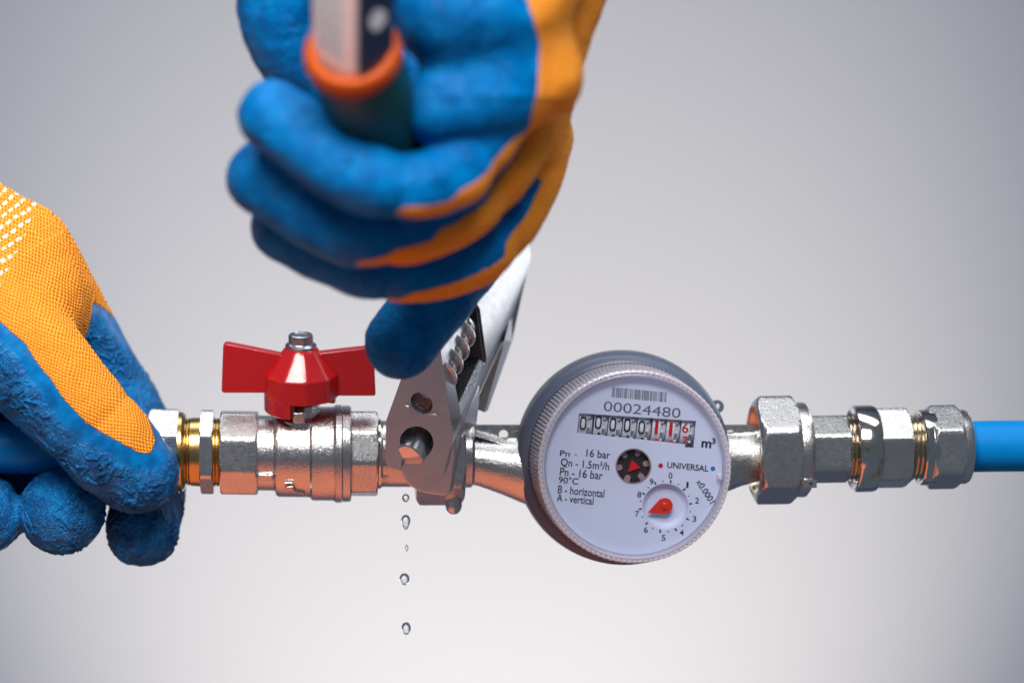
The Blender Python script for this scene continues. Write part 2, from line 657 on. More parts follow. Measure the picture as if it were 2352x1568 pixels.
# wings
def wing(pts, th):
    """wing outline in (x,h); rounded slab"""
    front = [vloc(x, h, th / 2) for x, h in pts]
    V, F = prism(front, FV * -th)
    o = part('wing', V, F, M['red'], hub)
    bevel_obj(o, 8, 4)
    return o
wing([(-40, 150), (-176, 150), (-181, 154), (-176, 262), (-168, 267), (-40, 240)], 26)
wing([(40, 143), (167, 143), (170, 147), (165, 255), (158, 258), (40, 244)], 26)
# skirt tab at the front of the hub (stop segment), and its twin at the back
def tab(th0, th1, h0, h1, r0, r1):
    n = 14
    rows = []
    for i in range(n + 1):
        a = R(th0 + (th1 - th0) * i / n)
        rows.append(np.array([vloc(r * math.cos(a), h, r * math.sin(a)) for r, h in ((r1, h0), (r1, h1), (r0, h1), (r0, h0))]))
    V, F = sweep(rows)
    bevel_obj(part('stop_skirt', V, F, M['red'], hub), 3, 2)
tab(106, 183, 108, 150, 66, 84.5)
tab(-18, 18, 128, 150, 60, 80)
bo = vlathe('handle_bolt', [(264, 27), (266, 28.5), (282, 28.5), (285, 27), (286.5, 22), (284, 19), (284, 0.5)], M['bolt'], t, n=96,
            rfun=lambda th, r, tt: np.minimum(poly_r(th, 6, 30, R(12), 40), r + 0.0) if r > 24 else np.full(len(th), r))
vlathe('bolt_flange', [(255, 31), (256, 35), (261, 35.5), (264, 32), (267, 27)], M['bolt'], bo)

# ------------------------------------------------------------------ union on the inlet side of the meter
t = thing('union_nut', 'nickel union nut and tail gripped by the wrench jaws, left of the meter', 'fitting', (1010, 1160, 0))
xpart('tail_piece', [(862, 60), (866, 74), (876, 79), (880, 76), (900, 76), (960, 76)], M['nickel_fine'], t, poly=(8, 83, -25))
xpart('sealing_ring', [(868, 73), (870, 81), (874, 81), (876, 73)], M['chrome'], t)
xpart('nut', nutprof(957, 1068, 121, 104, 14), M['nickel'], t, poly=(6, 121, 27))
V, F = lathe((1041, ay(1041) + 98, 20), (0, 1, 0), [(0, 19), (20, 19), (30, 16), (37, 9), (39, 1)], 40)
part('seal_boss', V, F, M['nickel_fine'], t)

# ------------------------------------------------------------------ water meter
MX, MY = 1426.6, 1048.1
t = thing('water_meter', 'round water meter with grey ring, clear cover and white dial with counter', 'water meter', (MX, MY + 245, 0))
# nickel body: two necks, webs, round case behind the register
xpart('body_collar', [(1064, 70), (1069, 78), (1084, 78), (1090, 72)], M['nickel_fine'], t)
def neck(name, xs, tops, bots, dep):
    n = 72
    th = np.arange(n) * 2 * math.pi / n
    rows = []
    for x, a, b_, dd in zip(xs, tops, bots, dep):
        cy, ry = (a + b_) / 2, (b_ - a) / 2
        rows.append(np.stack([np.full(n, x), cy - ry * np.sin(th), dd * np.cos(th)], 1))
    V, F = sweep(rows)
    return part(name, V, F, M['nickel'], t)
neck('inlet_neck', [1080, 1100, 1150, 1200, 1260, 1330], [1000, 1001, 1004, 1004, 1000, 990], [1112, 1116, 1134, 1155, 1178, 1200], [62, 62, 66, 72, 90, 120])
neck('outlet_neck', [1530, 1600, 1660, 1700, 1745, 1765], [985, 990, 992, 992, 990, 990], [1190, 1160, 1132, 1116, 1104, 1102], [120, 90, 70, 62, 60, 60])
def web(name, x0, x1, hx, xa, xb):
    outer = [(x0, 975), (x1, 975), (x1, 1045), (x0, 1045)]
    hole = [(hx + 11 * math.cos(a), 997 + 11 * math.sin(a)) for a in np.linspace(0, 2 * math.pi, 24, endpoint=False)]
    V, F = plate2d(outer, [hole], 9, 18)
    bevel_obj(part(name, V, F, M['nickel'], t), 1.5)
    # sloping rib in front of the web
    V, F = prism([(xa, 984, 12), (xb, 1022, 30), (xb, 1036, 44), (xa, 998, 40)], (0, 6, -34))
    bevel_obj(part('rib', V, F, M['nickel_fine'], t), 4, 3)
web('inlet_web', 1086, 1300, 1156, 1088, 1212)
web('outlet_web', 1560, 1748, 1676, 1748, 1655)
V, F = lathe((MX, MY, -150), (0, 0, 1), [(0, 120), (10, 170), (60, 196), (150, 205), (172, 205)], 128)
part('case', V, F, M['nickel'], t)

Z = (0, 0, 1)
def mz(name, prof, mat, parent, n=160, rfun=None, c=None, **kw):
    ang = kw.pop('angle', 30)
    V, F = lathe((c or (MX, MY)) + (0,), Z, prof, n, rfun, uv=((1, 0, 0), (0, -1, 0)), **kw)
    return part(name, V, F, mat, parent, angle=ang)
mz('back_flange', [(-14, 236), (-12, 243), (14, 245.5), (22, 244), (22, 200)], M['clear_flange'], t)
ring = mz('grey_ring', [(16, 205), (16, 240), (20, 242.5), (50, 242), (62, 239), (72, 232), (78, 224), (80, 219), (70, 214), (40, 210)], M['grey_ring'], t, n=200)
# eyelet
V, F = plate2d([(x, y) for x, y in [unproj(1648 + 13.5 * math.cos(a), 933 + 14.5 * math.sin(a), 10)[:2] for a in np.linspace(0, 2 * math.pi, 28, endpoint=False)]],
               [[unproj(1648 + 6 * math.cos(a), 933 + 7.5 * math.sin(a), 10)[:2] for a in np.linspace(0, 2 * math.pi, 20, endpoint=False)]], 18, 18)
bevel_obj(part('eyelet', V, F, M['grey_ring'], t), 2.5, 2)
# ribbed clear bezel
DD_F = 226.0
NR = 150
def ribs(th, r, tt):
    return r + (1.7 * np.cos(th * NR) if 90 < tt < 205 else 0.0)
bz = mz('clear_cover', [(66, 217), (92, 217.5), (96, 217), (150, 214), (196, 210.8), (206, 210), (224, 210)], M['bezel'], t, n=NR * 5, rfun=ribs, cap0=False, cap1=False)
mz('cover_rim', [(224, 209.5), (240, 210.5), (246, 210), (250, 208.6), (250.4, 207.6), (248.6, 207), (248.6, 202.4), (250.6, 201.8), (251.2, 200.6), (250, 199.4), (246, 198.8),
                 (246, 196.5), (235, 195), (226, 194.5)], M['rim'], bz, n=200, cap0=False, cap1=False)
mz('dial_flange', [(DD_F, 193), (DD_F, 207), (DD_F - 4, 207), (DD_F - 4, 193)], M['dial'], t, n=96, close=True)
# serrated outer edge and bead row on the rim
def teeth(th, r, tt):
    return r + 1.4 * (np.abs(((th * 100 / math.pi) % 2) - 1) - 0.5)
mz('serrated_edge', [(228, 205), (229, 211), (240, 212.2), (246, 211), (248, 206)], M['bezel'], bz, n=800, rfun=teeth, cap0=False, cap1=False)
mz('clear_lip', [(246, 198.5), (254, 198), (255.5, 196.5), (254, 195), (238, 194.6)], M['lens'], bz, n=128, cap0=False, cap1=False)
bead_me = None
for i in range(110):
    a = 2 * math.pi * i / 110
    c = (MX + 204.6 * math.cos(a), MY + 204.6 * math.sin(a))
    if bead_me is None:
        V, F = lathe((MX, MY, 0), Z, [(0, 2.1), (1.4, 1.6), (2.2, 0.3)], 8)
        o = part('bead', V, F, M['bead'], bz)
        bead_me = o.data
    else:
        o = bpy.data.objects.new('bead', bead_me)
        col.objects.link(o)
        o.parent = bz
    o.location = ((c[0] - MX) * K, -248.4 * K, -(c[1] - MY) * K)
# bead mesh was authored round the meter axis at d=0, moved outward by its location

DD = 230.0                      # front of the dial plate
ROT = R(5.5)
def zm(zx, zy, d=DD):           # meter close-up coordinates -> plane of the dial
    return unproj(1157.7 + zx * .3456, 781 + zy * .3457, d)
def za(zx, zy, d=DD):           # counter close-up coordinates
    return unproj(1304.7 + zx * .14844, 909.6 + zy * .14844, d)

window = [za(172, 262)[:2], za(1845, 374)[:2], za(1980, 383)[:2], za(1942, 800)[:2], za(1812, 792)[:2], za(1808, 742)[:2], za(140, 565)[:2]]
def circ(c, r, n=48):
    return [(c[0] + r * math.cos(a), c[1] + r * math.sin(a)) for a in np.linspace(0, 2 * math.pi, n, endpoint=False)]
SC = zm(860, 836)
SR = 118 * .3456 * (D - DD) / D
PC = zm(1073, 1103)
PR = 152 * .3456 * (D - DD) / D
V, F = plate2d(circ((MX, MY), 194.5, 160), [window, circ(SC, SR), circ(PC, PR)], DD, 7)
dial = part('dial', V, F, M['dial'], t)
# well behind the dial
mz('dial_well', [(170, 192), (186, 194)], M['wheel_grey'], t, n=96)

def text(body, cx, cy, wz, hz, mat, parent=None, conv=zm, scale=.3456, d=DD + 0.4, rot=ROT, bold=0.0, name='lettering'):
    """lettering centred at a close-up position; wz, hz = width and height in the same close-up"""
    V, F = text_mesh(body, bold)
    lo, hi = V.min(0), V.max(0)
    f = scale * (D - d) / D
    c = conv(cx, cy, d)
    X = (V[:, 0] - (lo[0] + hi[0]) / 2) / max(hi[0] - lo[0], 1e-6) * wz * f
    Y = -(V[:, 1] - (lo[1] + hi[1]) / 2) / (hi[1] - lo[1]) * hz * f
    x = X * math.cos(rot) - Y * math.sin(rot)
    y = X * math.sin(rot) + Y * math.cos(rot)
    return part(name, np.stack([c[0] + x, c[1] + y, np.full(len(x), d)], 1), F, mat, parent or dial)

text('00024480', 918, 461, 512, 66, M['ink_grey'])
text('Pn', 405, 752, 66, 38, M['ink'], bold=0.012)
text('-', 476, 760, 18, 5, M['ink'], bold=0.01)
text('16 bar', 627, 755, 160, 52, M['ink'], bold=0.012)
text('Qn - 1.5m\u00b3/h', 538, 828, 324, 62, M['ink'], bold=0.012)
text('Pn - 16 bar', 514, 885, 286, 56, M['ink'], bold=0.012)
text('90\u00b0C', 429, 931, 132, 46, M['ink'], bold=0.012)
text('B - horizontal', 513, 1004, 310, 54, M['ink'], bold=0.012)
text('A - vertical', 473, 1056, 246, 52, M['ink'], bold=0.012)
text('m', 1345, 693, 66, 45, M['ink'], bold=0.03)
text('3', 1393, 670, 26, 40, M['ink'], bold=0.03)
text('UNIVERSAL', 1222, 840, 276, 42, M['ink'], bold=0.018)
text('x0.0001', 1339, 1003, 178, 44, M['ink'], rot=R(57), bold=0.012)
for zx, zy, mt, nm in ((1041, 833, 'ink_red', 'red_dot'), (1388, 853, 'ink_blue', 'blue_dot')):
    c = zm(zx, zy)
    V, F = lathe((c[0], c[1], DD), Z, [(0, 5.3), (0.4, 5.3)], 28)
    part(nm, V, F, M[mt], dial)
# bar code, one part
bx = 0
bars = []
while bx < 366:
    wbar = random.choice((3, 3, 3, 6, 6, 9))
    bars.append((bx, min(bx + wbar, 367)))
    bx += wbar + random.choice((3, 3, 3, 5, 7))
V, F = [], []
o_ = zm(720, 312)
ca, sa = math.cos(ROT), math.sin(ROT)
f_ = .3456 * (D - DD) / D
for a, b_ in bars:
    n0 = len(V)
    for (u_, v_) in ((a, 0), (b_, 0), (b_, 66), (a, 66)):
        u_, v_ = u_ * f_, v_ * f_
        V.append((o_[0] + u_ * ca - v_ * sa * 0.7, o_[1] + u_ * sa + v_ * ca, DD + 0.4))
    F.append((n0, n0 + 1, n0 + 2, n0 + 3))
part('bar_code', V, F, M['ink_grey'], dial)

# counter wheels
wd = DD - 7.4
heads = [(235, 415), (470, 400), (693, 435), (917, 447), (1140, 480), (1370, 480), (1590, 505), (1815, 490)]
digs = ['0', '0', '0', '0', '0', '1', '1', '6']
nxt = ['1', '1', '1', '1', '1', '2', '2', '7']
fa = .14844 * (D - wd) / D
for i, (zx, zy) in enumerate(heads):
    red = i > 4
    basey = 415 + (zx - 235) * 0.0665
    c = za(zx, basey, 0)
    c = unproj(1304.7 + zx * .14844, 909.6 + basey * .14844, wd)
    n = 40
    R_ = 46.0
    hw = 62 * fa
    ring_ = []
    for k in range(n):
        a = 2 * math.pi * k / n
        ring_.append((0, -R_ * math.sin(a), R_ * math.cos(a) - R_))
    ring_ = np.array(ring_)
    def wrot(xoff):
        return np.stack([c[0] + xoff * ca - ring_[:, 1] * sa, c[1] + xoff * sa + ring_[:, 1] * ca, wd + ring_[:, 2]], 1)
    V, F = sweep([wrot(-hw), wrot(hw)])
    whl = part('number_wheel', V, F, M['wheel'], t)
    # narrow toothed gear at the right side of the wheel
    g0, g1 = hw + 1.0, hw + 86 * fa
    def grot(xoff, rr):
        q = ring_ * 1.0
        s_ = rr / R_
        yy = q[:, 1] * s_
        zz = (q[:, 2] + R_) * s_ - R_
        return np.stack([c[0] + xoff * ca - yy * sa, c[1] + xoff * sa + yy * ca, wd + zz], 1)
    V, F = sweep([grot(g0, R_ - 9), grot(g1, R_ - 9)])
    part('wheel_spacer', V, F, M['wheel_grey'], whl)
    for k in range(-2, 3):
        ang = (k + 0.15) * R(26) + R(4)
        yy, zz = R_ * math.sin(ang), R_ * math.cos(ang) - R_
        dy_, dz_ = 2.6, 5
        x0_, x1_ = g0, g0 + 34 * fa
        pts = []
        for (xo, yo) in ((x0_, yy - dy_), (x1_, yy - dy_), (x1_, yy + dy_), (x0_, yy + dy_)):
            pts.append((c[0] + xo * ca - yo * sa, c[1] + xo * sa + yo * ca, wd + zz))
        V, F = prism(pts, (0, 0, -dz_))
        part('tooth', V, F, M['wheel'], whl)
    def digit(ch, zyc, hz, wz):
        text(ch, zx, zyc, wz, hz, M['ink_red'] if red else M['ink'], whl, za, .14844, wd + 0.6, ROT, 0.0 if not red else 0.01, 'digit')
    if i < 5:
        # rounded tall zero
        V, F = text_mesh('0', 0.0)
        n2 = 40
        outer, inner = [], []
        cc = za(zx, zy, wd + 0.6)
        for k in range(n2):
            a = 2 * math.pi * k / n2
            ex = 0.55
            sx = math.copysign(abs(math.cos(a)) ** ex, math.cos(a))
            sy = math.copysign(abs(math.sin(a)) ** (ex * 1.2), math.sin(a))
            for lst, rx, ry in ((outer, 53, 102), (inner, 29, 76)):
                lx, ly = sx * rx * fa, sy * ry * fa
                lst.append((cc[0] + lx * ca - ly * sa, cc[1] + lx * sa + ly * ca))
        V, F = plate2d(outer, [inner], wd + 0.8, 0.6)
        part('digit', V, F, M['ink'], whl)
        digit(nxt[i], zy + 245, 170, 40)
    elif i < 7:
        digit(digs[i], zy, 205, 52)
        digit(nxt[i], zy + 270, 190, 98)
    else:
        digit(digs[i], zy, 150, 100)
        digit(nxt[i], 682, 118, 100)

# star window
sw = mz('flow_star', [(200, SR + 6), (212, SR + 6)], M['star'], t, n=48, c=SC[:2])
V, F = lathe((SC[0], SC[1], 0), Z, [(DD - 6.5, SR + 0.5), (DD + 0.8, SR + 0.5), (DD + 0.8, SR - 2.2), (DD - 6.5, SR - 2.2)], 64, close=True)
part('window_rim', V, F, M['peg'], sw)
for k in range(6):
    a = R(52 + 60 * k)
    pts = []
    for q in np.linspace(-90, 90, 9):
        pts.append((9 - 3 + 0, 0))
    prof_ = [(SR * 0.99, -6.3), (SR * 0.99, 6.3)] + [(SR * 0.74 - 6.3 * math.cos(R(q)), 6.3 * math.sin(R(q))) for q in np.linspace(80, -80, 9)]
    P3 = [(SC[0] + u_ * math.cos(a) - v_ * math.sin(a), SC[1] + u_ * math.sin(a) + v_ * math.cos(a), 216) for u_, v_ in prof_]
    V, F = prism(P3, (0, 0, -4.5))
    part('peg', V, F, M['peg'], sw)
tri = [zm(850, 793, 217), zm(905, 846, 217), zm(823, 876, 217)]
V, F = prism(tri, (0, 0, -5))
part('red_triangle', V, F, M['red_star'], sw)

# small dial bowl, ticks, numbers and pointer
bowl = mz('pointer_bowl', [(DD - 0.5, PR + 0.3), (DD - 3, PR - 0.8), (DD - 12, PR - 4), (DD - 17, PR - 12), (DD - 18, 1)], M['dial'], t, n=72, c=PC[:2], cap0=False)
pv = zm(1068, 1100, DD - 2)
tip = zm(953, 1146, DD - 2)
dx, dy = tip[0] - pv[0], tip[1] - pv[1]
aa = math.atan2(dy, dx)
L = math.hypot(dx, dy)
r0 = 18.0
beta = math.acos(min(1, r0 / L)) * 0.86
pts = [(pv[0] + r0 * math.cos(aa + q), pv[1] + r0 * math.sin(aa + q), DD - 2) for q in np.linspace(beta, 2 * math.pi - beta, 28)] + [(tip[0], tip[1], DD - 2)]
V, F = prism(pts, (0, 0, -4))
po = part('pointer', V, F, M['pointer'], t)
bevel_obj(po, 1.2, 2)
V, F = lathe((pv[0], pv[1], DD - 3), Z, [(0, 8.5), (3, 8.2), (5, 7), (6.2, 4), (6.6, 0.4)], 32)
part('pointer_cap', V, F, M['pointer'], po)
nums = [(1106, 899), (1219, 960), (1283, 1064), (1265, 1186), (1181, 1277), (1060, 1312), (943, 1258), (884, 1152), (899, 1025), (980, 940)]
for k, (zx, zy) in enumerate(nums):
    text(str(k), zx, zy, 26 if k != 1 else 15, 40, M['ink'], rot=R(3), bold=0.012)
for k in range(20):
    a = R(-78 + 18 * k)
    big = k % 2 == 0
    r1, r2 = (PR + 2.0, PR + 9.0) if big else (PR + 3.5, PR + 7.5)
    hw = 1.7 if big else 1.0
    V = []
    for u_, v_ in ((r1, -hw), (r2, -hw), (r2, hw), (r1, hw)):
        V.append((PC[0] + u_ * math.cos(a) - v_ * math.sin(a), PC[1] + u_ * math.sin(a) + v_ * math.cos(a), DD + 0.4))
    part('tick', V, [(0, 1, 2, 3)], M['ink'], dial)
# clear lens
mz('lens', [(243, 195.2), (245, 195.2)], M['lens'], t, n=128)
# snap notch at the right edge of the cover
c = zm(1432, 905, 246)
V, F = prism([(c[0] - 4, c[1] - 6, 249), (c[0] + 6, c[1] - 7, 249), (c[0] + 6, c[1] + 7, 249), (c[0] - 4, c[1] + 6, 249)], (0, 0, -14))
bevel_obj(part('cover_notch', V, F, M['rim'], bz), 2)

# ------------------------------------------------------------------ union on the outlet side
t = thing('union_nut', 'large nickel hexagon union nut with round collar just right of the meter', 'fitting', (1800, 1160, 0))
xpart('nut', [(1750, 98), (1741, 100), (1739, 103)] + nutprof(1739, 1836, 128, 106, 17), M['nickel'], t, poly=(6, 128, 25), cap0=False)
xpart('nut_bore', [(1739, 101.5), (1748, 98), (1756, 96), (1757, 40)], M['thread'], t, cap0=False, cap1=False)
xpart('collar', [(1830, 108), (1850, 109), (1856, 108), (1863, 100), (1866, 90), (1866, 70)], M['nickel_fine'], t)
V, F = plate2d([(1826, ay(1850) + 60), (1857, ay(1850) + 60), (1857, ay(1850) + 78), (1826, ay(1850) + 78)],
               [[(1844 + 4 * math.cos(a), ay(1850) + 68 + 3.5 * math.sin(a)) for a in np.linspace(0, 2 * math.pi, 16, endpoint=False)]], 94, 22)
bevel_obj(part('seal_lug', V, F, M['nickel_fine'], t), 2.5, 2)
xpart('tail_piece', nutprof(1862, 1957, 79, 72, 8, False, True), M['nickel'], t, poly=(6, 79, 28))

# ------------------------------------------------------------------ outlet coupling
t = thing('pipe_coupling', 'polished nickel compression coupling joined to the blue pipe on the right', 'fitting', (2090, 1125, 0))
xpart('inlet_thread', threads(1950, 1984, 74, 9, 5), M['thread'], t, cap0=False, cap1=False)
xpart('round_flange', [(1986, 76), (1974, 80), (1970, 86), (1968, 93), (1970, 97.5), (1974, 99.5), (2010, 99.5), (2018, 97), (2022, 92), (2022, 60)], M['chrome'], t, cap0=False)
xpart('flange_bore', [(1984, 60), (1986, 78)], M['thread'], t, cap0=False, cap1=False)
xpart('hexagon_body', nutprof(2017, 2092, 97, 89, 9, False, True), M['nickel'], t, poly=(6, 97, 17.7))
xpart('middle_thread', threads(2088, 2126, 75, 10, 5), M['thread'], t, cap0=False, cap1=False)
xpart('round_ring', [(2126, 74), (2122, 78), (2121, 84), (2124, 86.5), (2150, 87), (2156, 84)], M['chrome'], t)
xpart('compression_nut', nutprof(2140, 2212, 98.5, 88, 12), M['nickel'], t, poly=(6, 98.5, 27))
xpart('end_collar', [(2205, 85), (2226, 85), (2232, 82), (2235, 76), (2234, 68), (2226, 60)], M['nickel_fine'], t)

# ------------------------------------------------------------------ adjustable wrench
t = thing('adjustable_wrench', 'steel adjustable wrench with dark green grip held by the upper gloved hand', 'wrench', (1000, 1140, 150))
def pd(y):
    return 175 + (1000 - y) * 0.24
hc = (956, 1017)
arc = [(hc[0] + 39 * math.cos(a), hc[1] + 38 * math.sin(a)) for a in np.linspace(R(116), R(116 + 308), 30)]
outline = [(940, 760), (922, 868), (887, 965), (884, 1053), (887, 1064), (893, 1072), (921, 1081), (923, 1056)] + arc + \
          [(971, 1056), (970, 1094), (1010, 1098), (1019, 1094), (1041, 1000), (1013, 812), (1006, 750)]
front = [unproj(x, y, pd(y)) for x, y in outline]
SV = np.array(unproj(1220, 588, -195)) - np.array(unproj(1041, 1000, 175))
V, F = prism(front, SV)
head = part('head', V, F, M['steel'], t)
# worm window cut into the broad face
pA, pB = np.array(unproj(1041, 1000, 175)), np.array(unproj(1013, 812, pd(812)))
ev = pB - pA
nv = np.cross(SV, ev)
nv /= np.linalg.norm(nv)
if nv[0] < 0:
    nv = -nv
def onface(px, py, off=0.0):
    """point of the broad face seen at a picture position"""
    o0 = np.array([CX, CY, D])
    dr = np.array([px - CX, py - CY, -D])
    s = np.dot(pA - o0, nv) / np.dot(dr, nv)
    return o0 + dr * s + nv * off
win = [(1072, 742), (1035, 830), (1060, 958), (1119, 832), (1102, 709), (1090, 690)]
cutf = [onface(x, y, 30) for x, y in win]
V, F = prism(cutf, nv * -118)
bool_cut(head, V, F)
bevel_obj(head, 2.2, 2, 28)
sdir = SV / np.linalg.norm(SV)
# rough cast floor of the window on its lower side, dark wall behind the worm
fl = [onface(1061, 955, -2), onface(1117, 834, -2), onface(1117, 834, -60), onface(1061, 955, -60)]
up_ = np.array([-14.0, -9.0, 3.0])
V, F = prism([p + up_ * 0.05 for p in fl], up_)
part('slot_floor', V, F, M['steel_rough'], head)
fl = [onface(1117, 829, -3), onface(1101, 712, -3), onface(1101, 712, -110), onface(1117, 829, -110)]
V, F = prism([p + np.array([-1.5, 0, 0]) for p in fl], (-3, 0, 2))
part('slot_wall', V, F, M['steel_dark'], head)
# worm screw
wc = onface(1048, 826, -38)
L0 = 88
prof = []
V, F = lathe(wc - sdir * 46, sdir, [(0, 20), (4, 24), (150, 24), (154, 20)], 48)
wm = part('worm_screw', V, F, M['worm'], t)
PITCH = 43.0
for k in range(-1, 3):
    c0 = wc + sdir * (k * PITCH)
    # bulging land between two ridges
    V, F = lathe(c0, sdir, [(2, 35), (8, 42), (18, 46), (28, 43), (37, 36), (41, 32)], 64)
    part('worm_land', V, F, M['worm'], wm)
    tn = 70
    V, F = lathe(c0, sdir, [(-3.6, 42), (-3, 50), (-1, 53), (1.2, 53), (3, 50), (3.6, 42)], tn * 4,
                 rfun=lambda th, r, tt: r - (2.0 * (np.cos(th * tn) > 0) if r > 44 else 0))
    part('knurled_ridge', V, F, M['steel'], wm)
# pin hole with stake marks, and the round end of the rack in its keyhole
def onplate(px, py, off=0.0):
    p = np.array(unproj(px, py, pd(py) + off))
    return p
hole = [(960 + 25 * math.cos(a) , 944 + 24 * math.sin(a) + 0.20 * 25 * math.cos(a)) for a in np.linspace(0, 2 * math.pi, 32, endpoint=False)]
cut = [onplate(x, y, 20) for x, y in hole]
V, F = prism(cut, SV * 0.12)
head.modifiers.clear()
bool_cut(head, V, F)
bevel_obj(head, 2.2, 2, 28)
V, F = lathe(onplate(960, 943, -22), -sdir, [(0, 25), (4, 23), (7, 14), (8, 1)], 32)
part('worm_pin', V, F, M['steel_dark'], head)
for q0, q1 in (((932, 931), (944, 936)), ((985, 949), (1010, 953))):
    V, F = tube([onplate(*q0, 1), onplate((q0[0] + q1[0]) / 2, (q0[1] + q1[1]) / 2, 3), onplate(*q1, 1)], [2, 3.2, 2], 8)
    part('stake_mark', V, F, M['steel'], head)
jc = onplate(953, 1022, -26)
a_, u_, v_ = frame_axis(-sdir)
wdir = np.array([0.15, 1.0, 0.0])
wdir -= a_ * np.dot(wdir, a_)
wdir /= np.linalg.norm(wdir)
tdir = np.cross(a_, wdir)
rows = []
th_ = np.arange(56) * 2 * math.pi / 56
for tt0, rr0, wedge in ((-60, 33, 0), (0, 33, 0), (38, 33, 0.32), (40, 30, 0.32), (40, 10, 0.32), (40, 0.3, 0.32)):
    up = rr0 * np.cos(th_)
    rows.append(jc + np.outer(tt0 - wedge * np.abs(up + 4.0), a_) + np.outer(up, wdir) + np.outer(rr0 * np.sin(th_), tdir))
V, F = sweep(rows)
rack = part('rack', V, F, M['steel'], t, angle=25)
# movable jaw below
jaw = [(922, 1040), (921, 1082), (928, 1103), (940, 1116), (955, 1126), (975, 1133), (1000, 1137), (1020, 1139), (1031, 1138), (1036, 1130), (1040, 1100), (1046, 1050), (1046, 1010), (971, 1020)]
V, F = prism([unproj(x, y, 130 + (1060 - y) * 0.25) for x, y in jaw], SV * 0.30)
mj = part('movable_jaw', V, F, M['steel'], t, angle=40)
bevel_obj(mj, 4, 3)
# fixed jaw at the far end
def up3(p):
    return unproj(*p)
L1, L2 = up3((1152, 788, -95)), up3((1088, 937, 5))
M1, M2 = up3((1160, 780, -92)), up3((1113, 947, -18))
R1, R2, R3 = up3((1213, 618, -200)), up3((1176, 785, -170)), up3((1120, 944, -60))
B1, B2 = up3((1150, 788, -260)), up3((1094, 936, -140))
T1 = up3((1180, 690, -190))
V = [L1, L2, M1, M2, R1, R2, R3, B1, B2, T1]
F = [(0, 1, 3, 2), (2, 3, 6, 5), (2, 5, 4, 9), (0, 2, 9, 7), (7, 8, 1, 0), (5, 6, 8, 7), (4, 5, 7, 9), (1, 8, 6, 3)]
fj = part('fixed_jaw', V, F, M['steel'], t, angle=20)
bevel_obj(fj, 1.5, 2)
V, F = prism([np.array(p) + np.array([0.2, 0.2, 1.6]) for p in (up3((1153, 795, -93)), up3((1091, 936, 4)), up3((1111, 944, -14)), up3((1158, 790, -91)))], (0, 0, -1.0))
part('jaw_face', V, F, M['brown_jaw'], fj)
# shank and grip
pth = catmull([unproj(985, 760, 225), unproj(975, 690, 300), unproj(960, 590, 430), unproj(925, 480, 600), unproj(895, 370, 760)], 5)
V, F = tube(pth, np.linspace(38, 66, len(pth)), 24)
part('shank', V, F, M['steel'], t)
gp = [unproj(930, 490, 590), unproj(897, 370, 765), unproj(858, 262, 920), unproj(812, 132, 1060)]
gp = catmull(gp, 6)
V, F = tube(gp, [88] * (len(gp) - 2) + [88, 86], 40)
grip = part('grip', V, F, M['grip_green'], t)
ga = np.array([-0.10, -0.50, 0.86])
ga /= np.linalg.norm(ga)
g1 = np.array(gp[-1])
V, F = lathe(g1, ga, [(-16, 80), (-8, 88), (8, 92), (24, 90), (34, 82), (36, 74), (30, 66), (0, 62)], 64, cap0=False, cap1=False)
part('grip_collar', V, F, M['grip_orange'], grip)
# bright flat bar end leaving the grip
def sq(th, r, tt):
    return r / (np.abs(np.cos(th)) ** 3.2 + np.abs(np.sin(th) * 1.15) ** 3.2) ** (1 / 3.2)
ga = np.array([0.0, -0.86, 0.51])
ga /= np.linalg.norm(ga)
e1 = np.array([0.60, -0.05, 0.80])
e1 -= ga * np.dot(e1, ga)
e1 /= np.linalg.norm(e1)
e2 = np.cross(ga, e1)
bo_ = g1 + np.array([-6, 8, 0])
V, F = lathe(bo_, ga, [(-40, 42), (-14, 56), (0, 62), (20, 66), (200, 68), (460, 70)], 64, rfun=sq, uv=(e1, e2))
be = part('bar_end', V, F, M['bright'], t)
# chrome's dark reflection painted as a navy panel, hanging eye's highlight as a bright disc
fe = e1 * 67.5
V, F = prism([bo_ + fe + ga * a + e2 * b_ for a, b_ in ((6, -30), (18, -42), (420, -46), (420, 46), (18, 42), (6, 30))], e1 * 4)
bevel_obj(part('bar_dark_reflection', V, F, M['navy'], be), 2)
V, F = lathe(bo_ + e1 * 72 + ga * 110, e1, [(0, 20), (1.5, 21), (2, 18), (1.2, 10), (0.8, 1)], 32)
part('hanging_eye_highlight', V, F, M['bright'], be)


# ------------------------------------------------------------------ gloved hands (one continuous surface each)
def spline_chain(pts, per=5, pinch=None):
    """pts rows: px, py, d, r(px) -> unprojected samples"""
    P = []
    for px, py, d, r in pts:
        x, y, _ = unproj(px, py, d)
        P.append((x, y, d, r * (D - d) / D))
    C = catmull(P, per)
    if pinch:
        tp = np.linspace(0, 1, len(C))
        for tj, amt in pinch:
            C[:, 3] *= 1 - amt * np.exp(-((tp - tj) / 0.035) ** 2) + amt * 0.5 * np.exp(-((tp - tj - 0.09) / 0.05) ** 2)
    return C


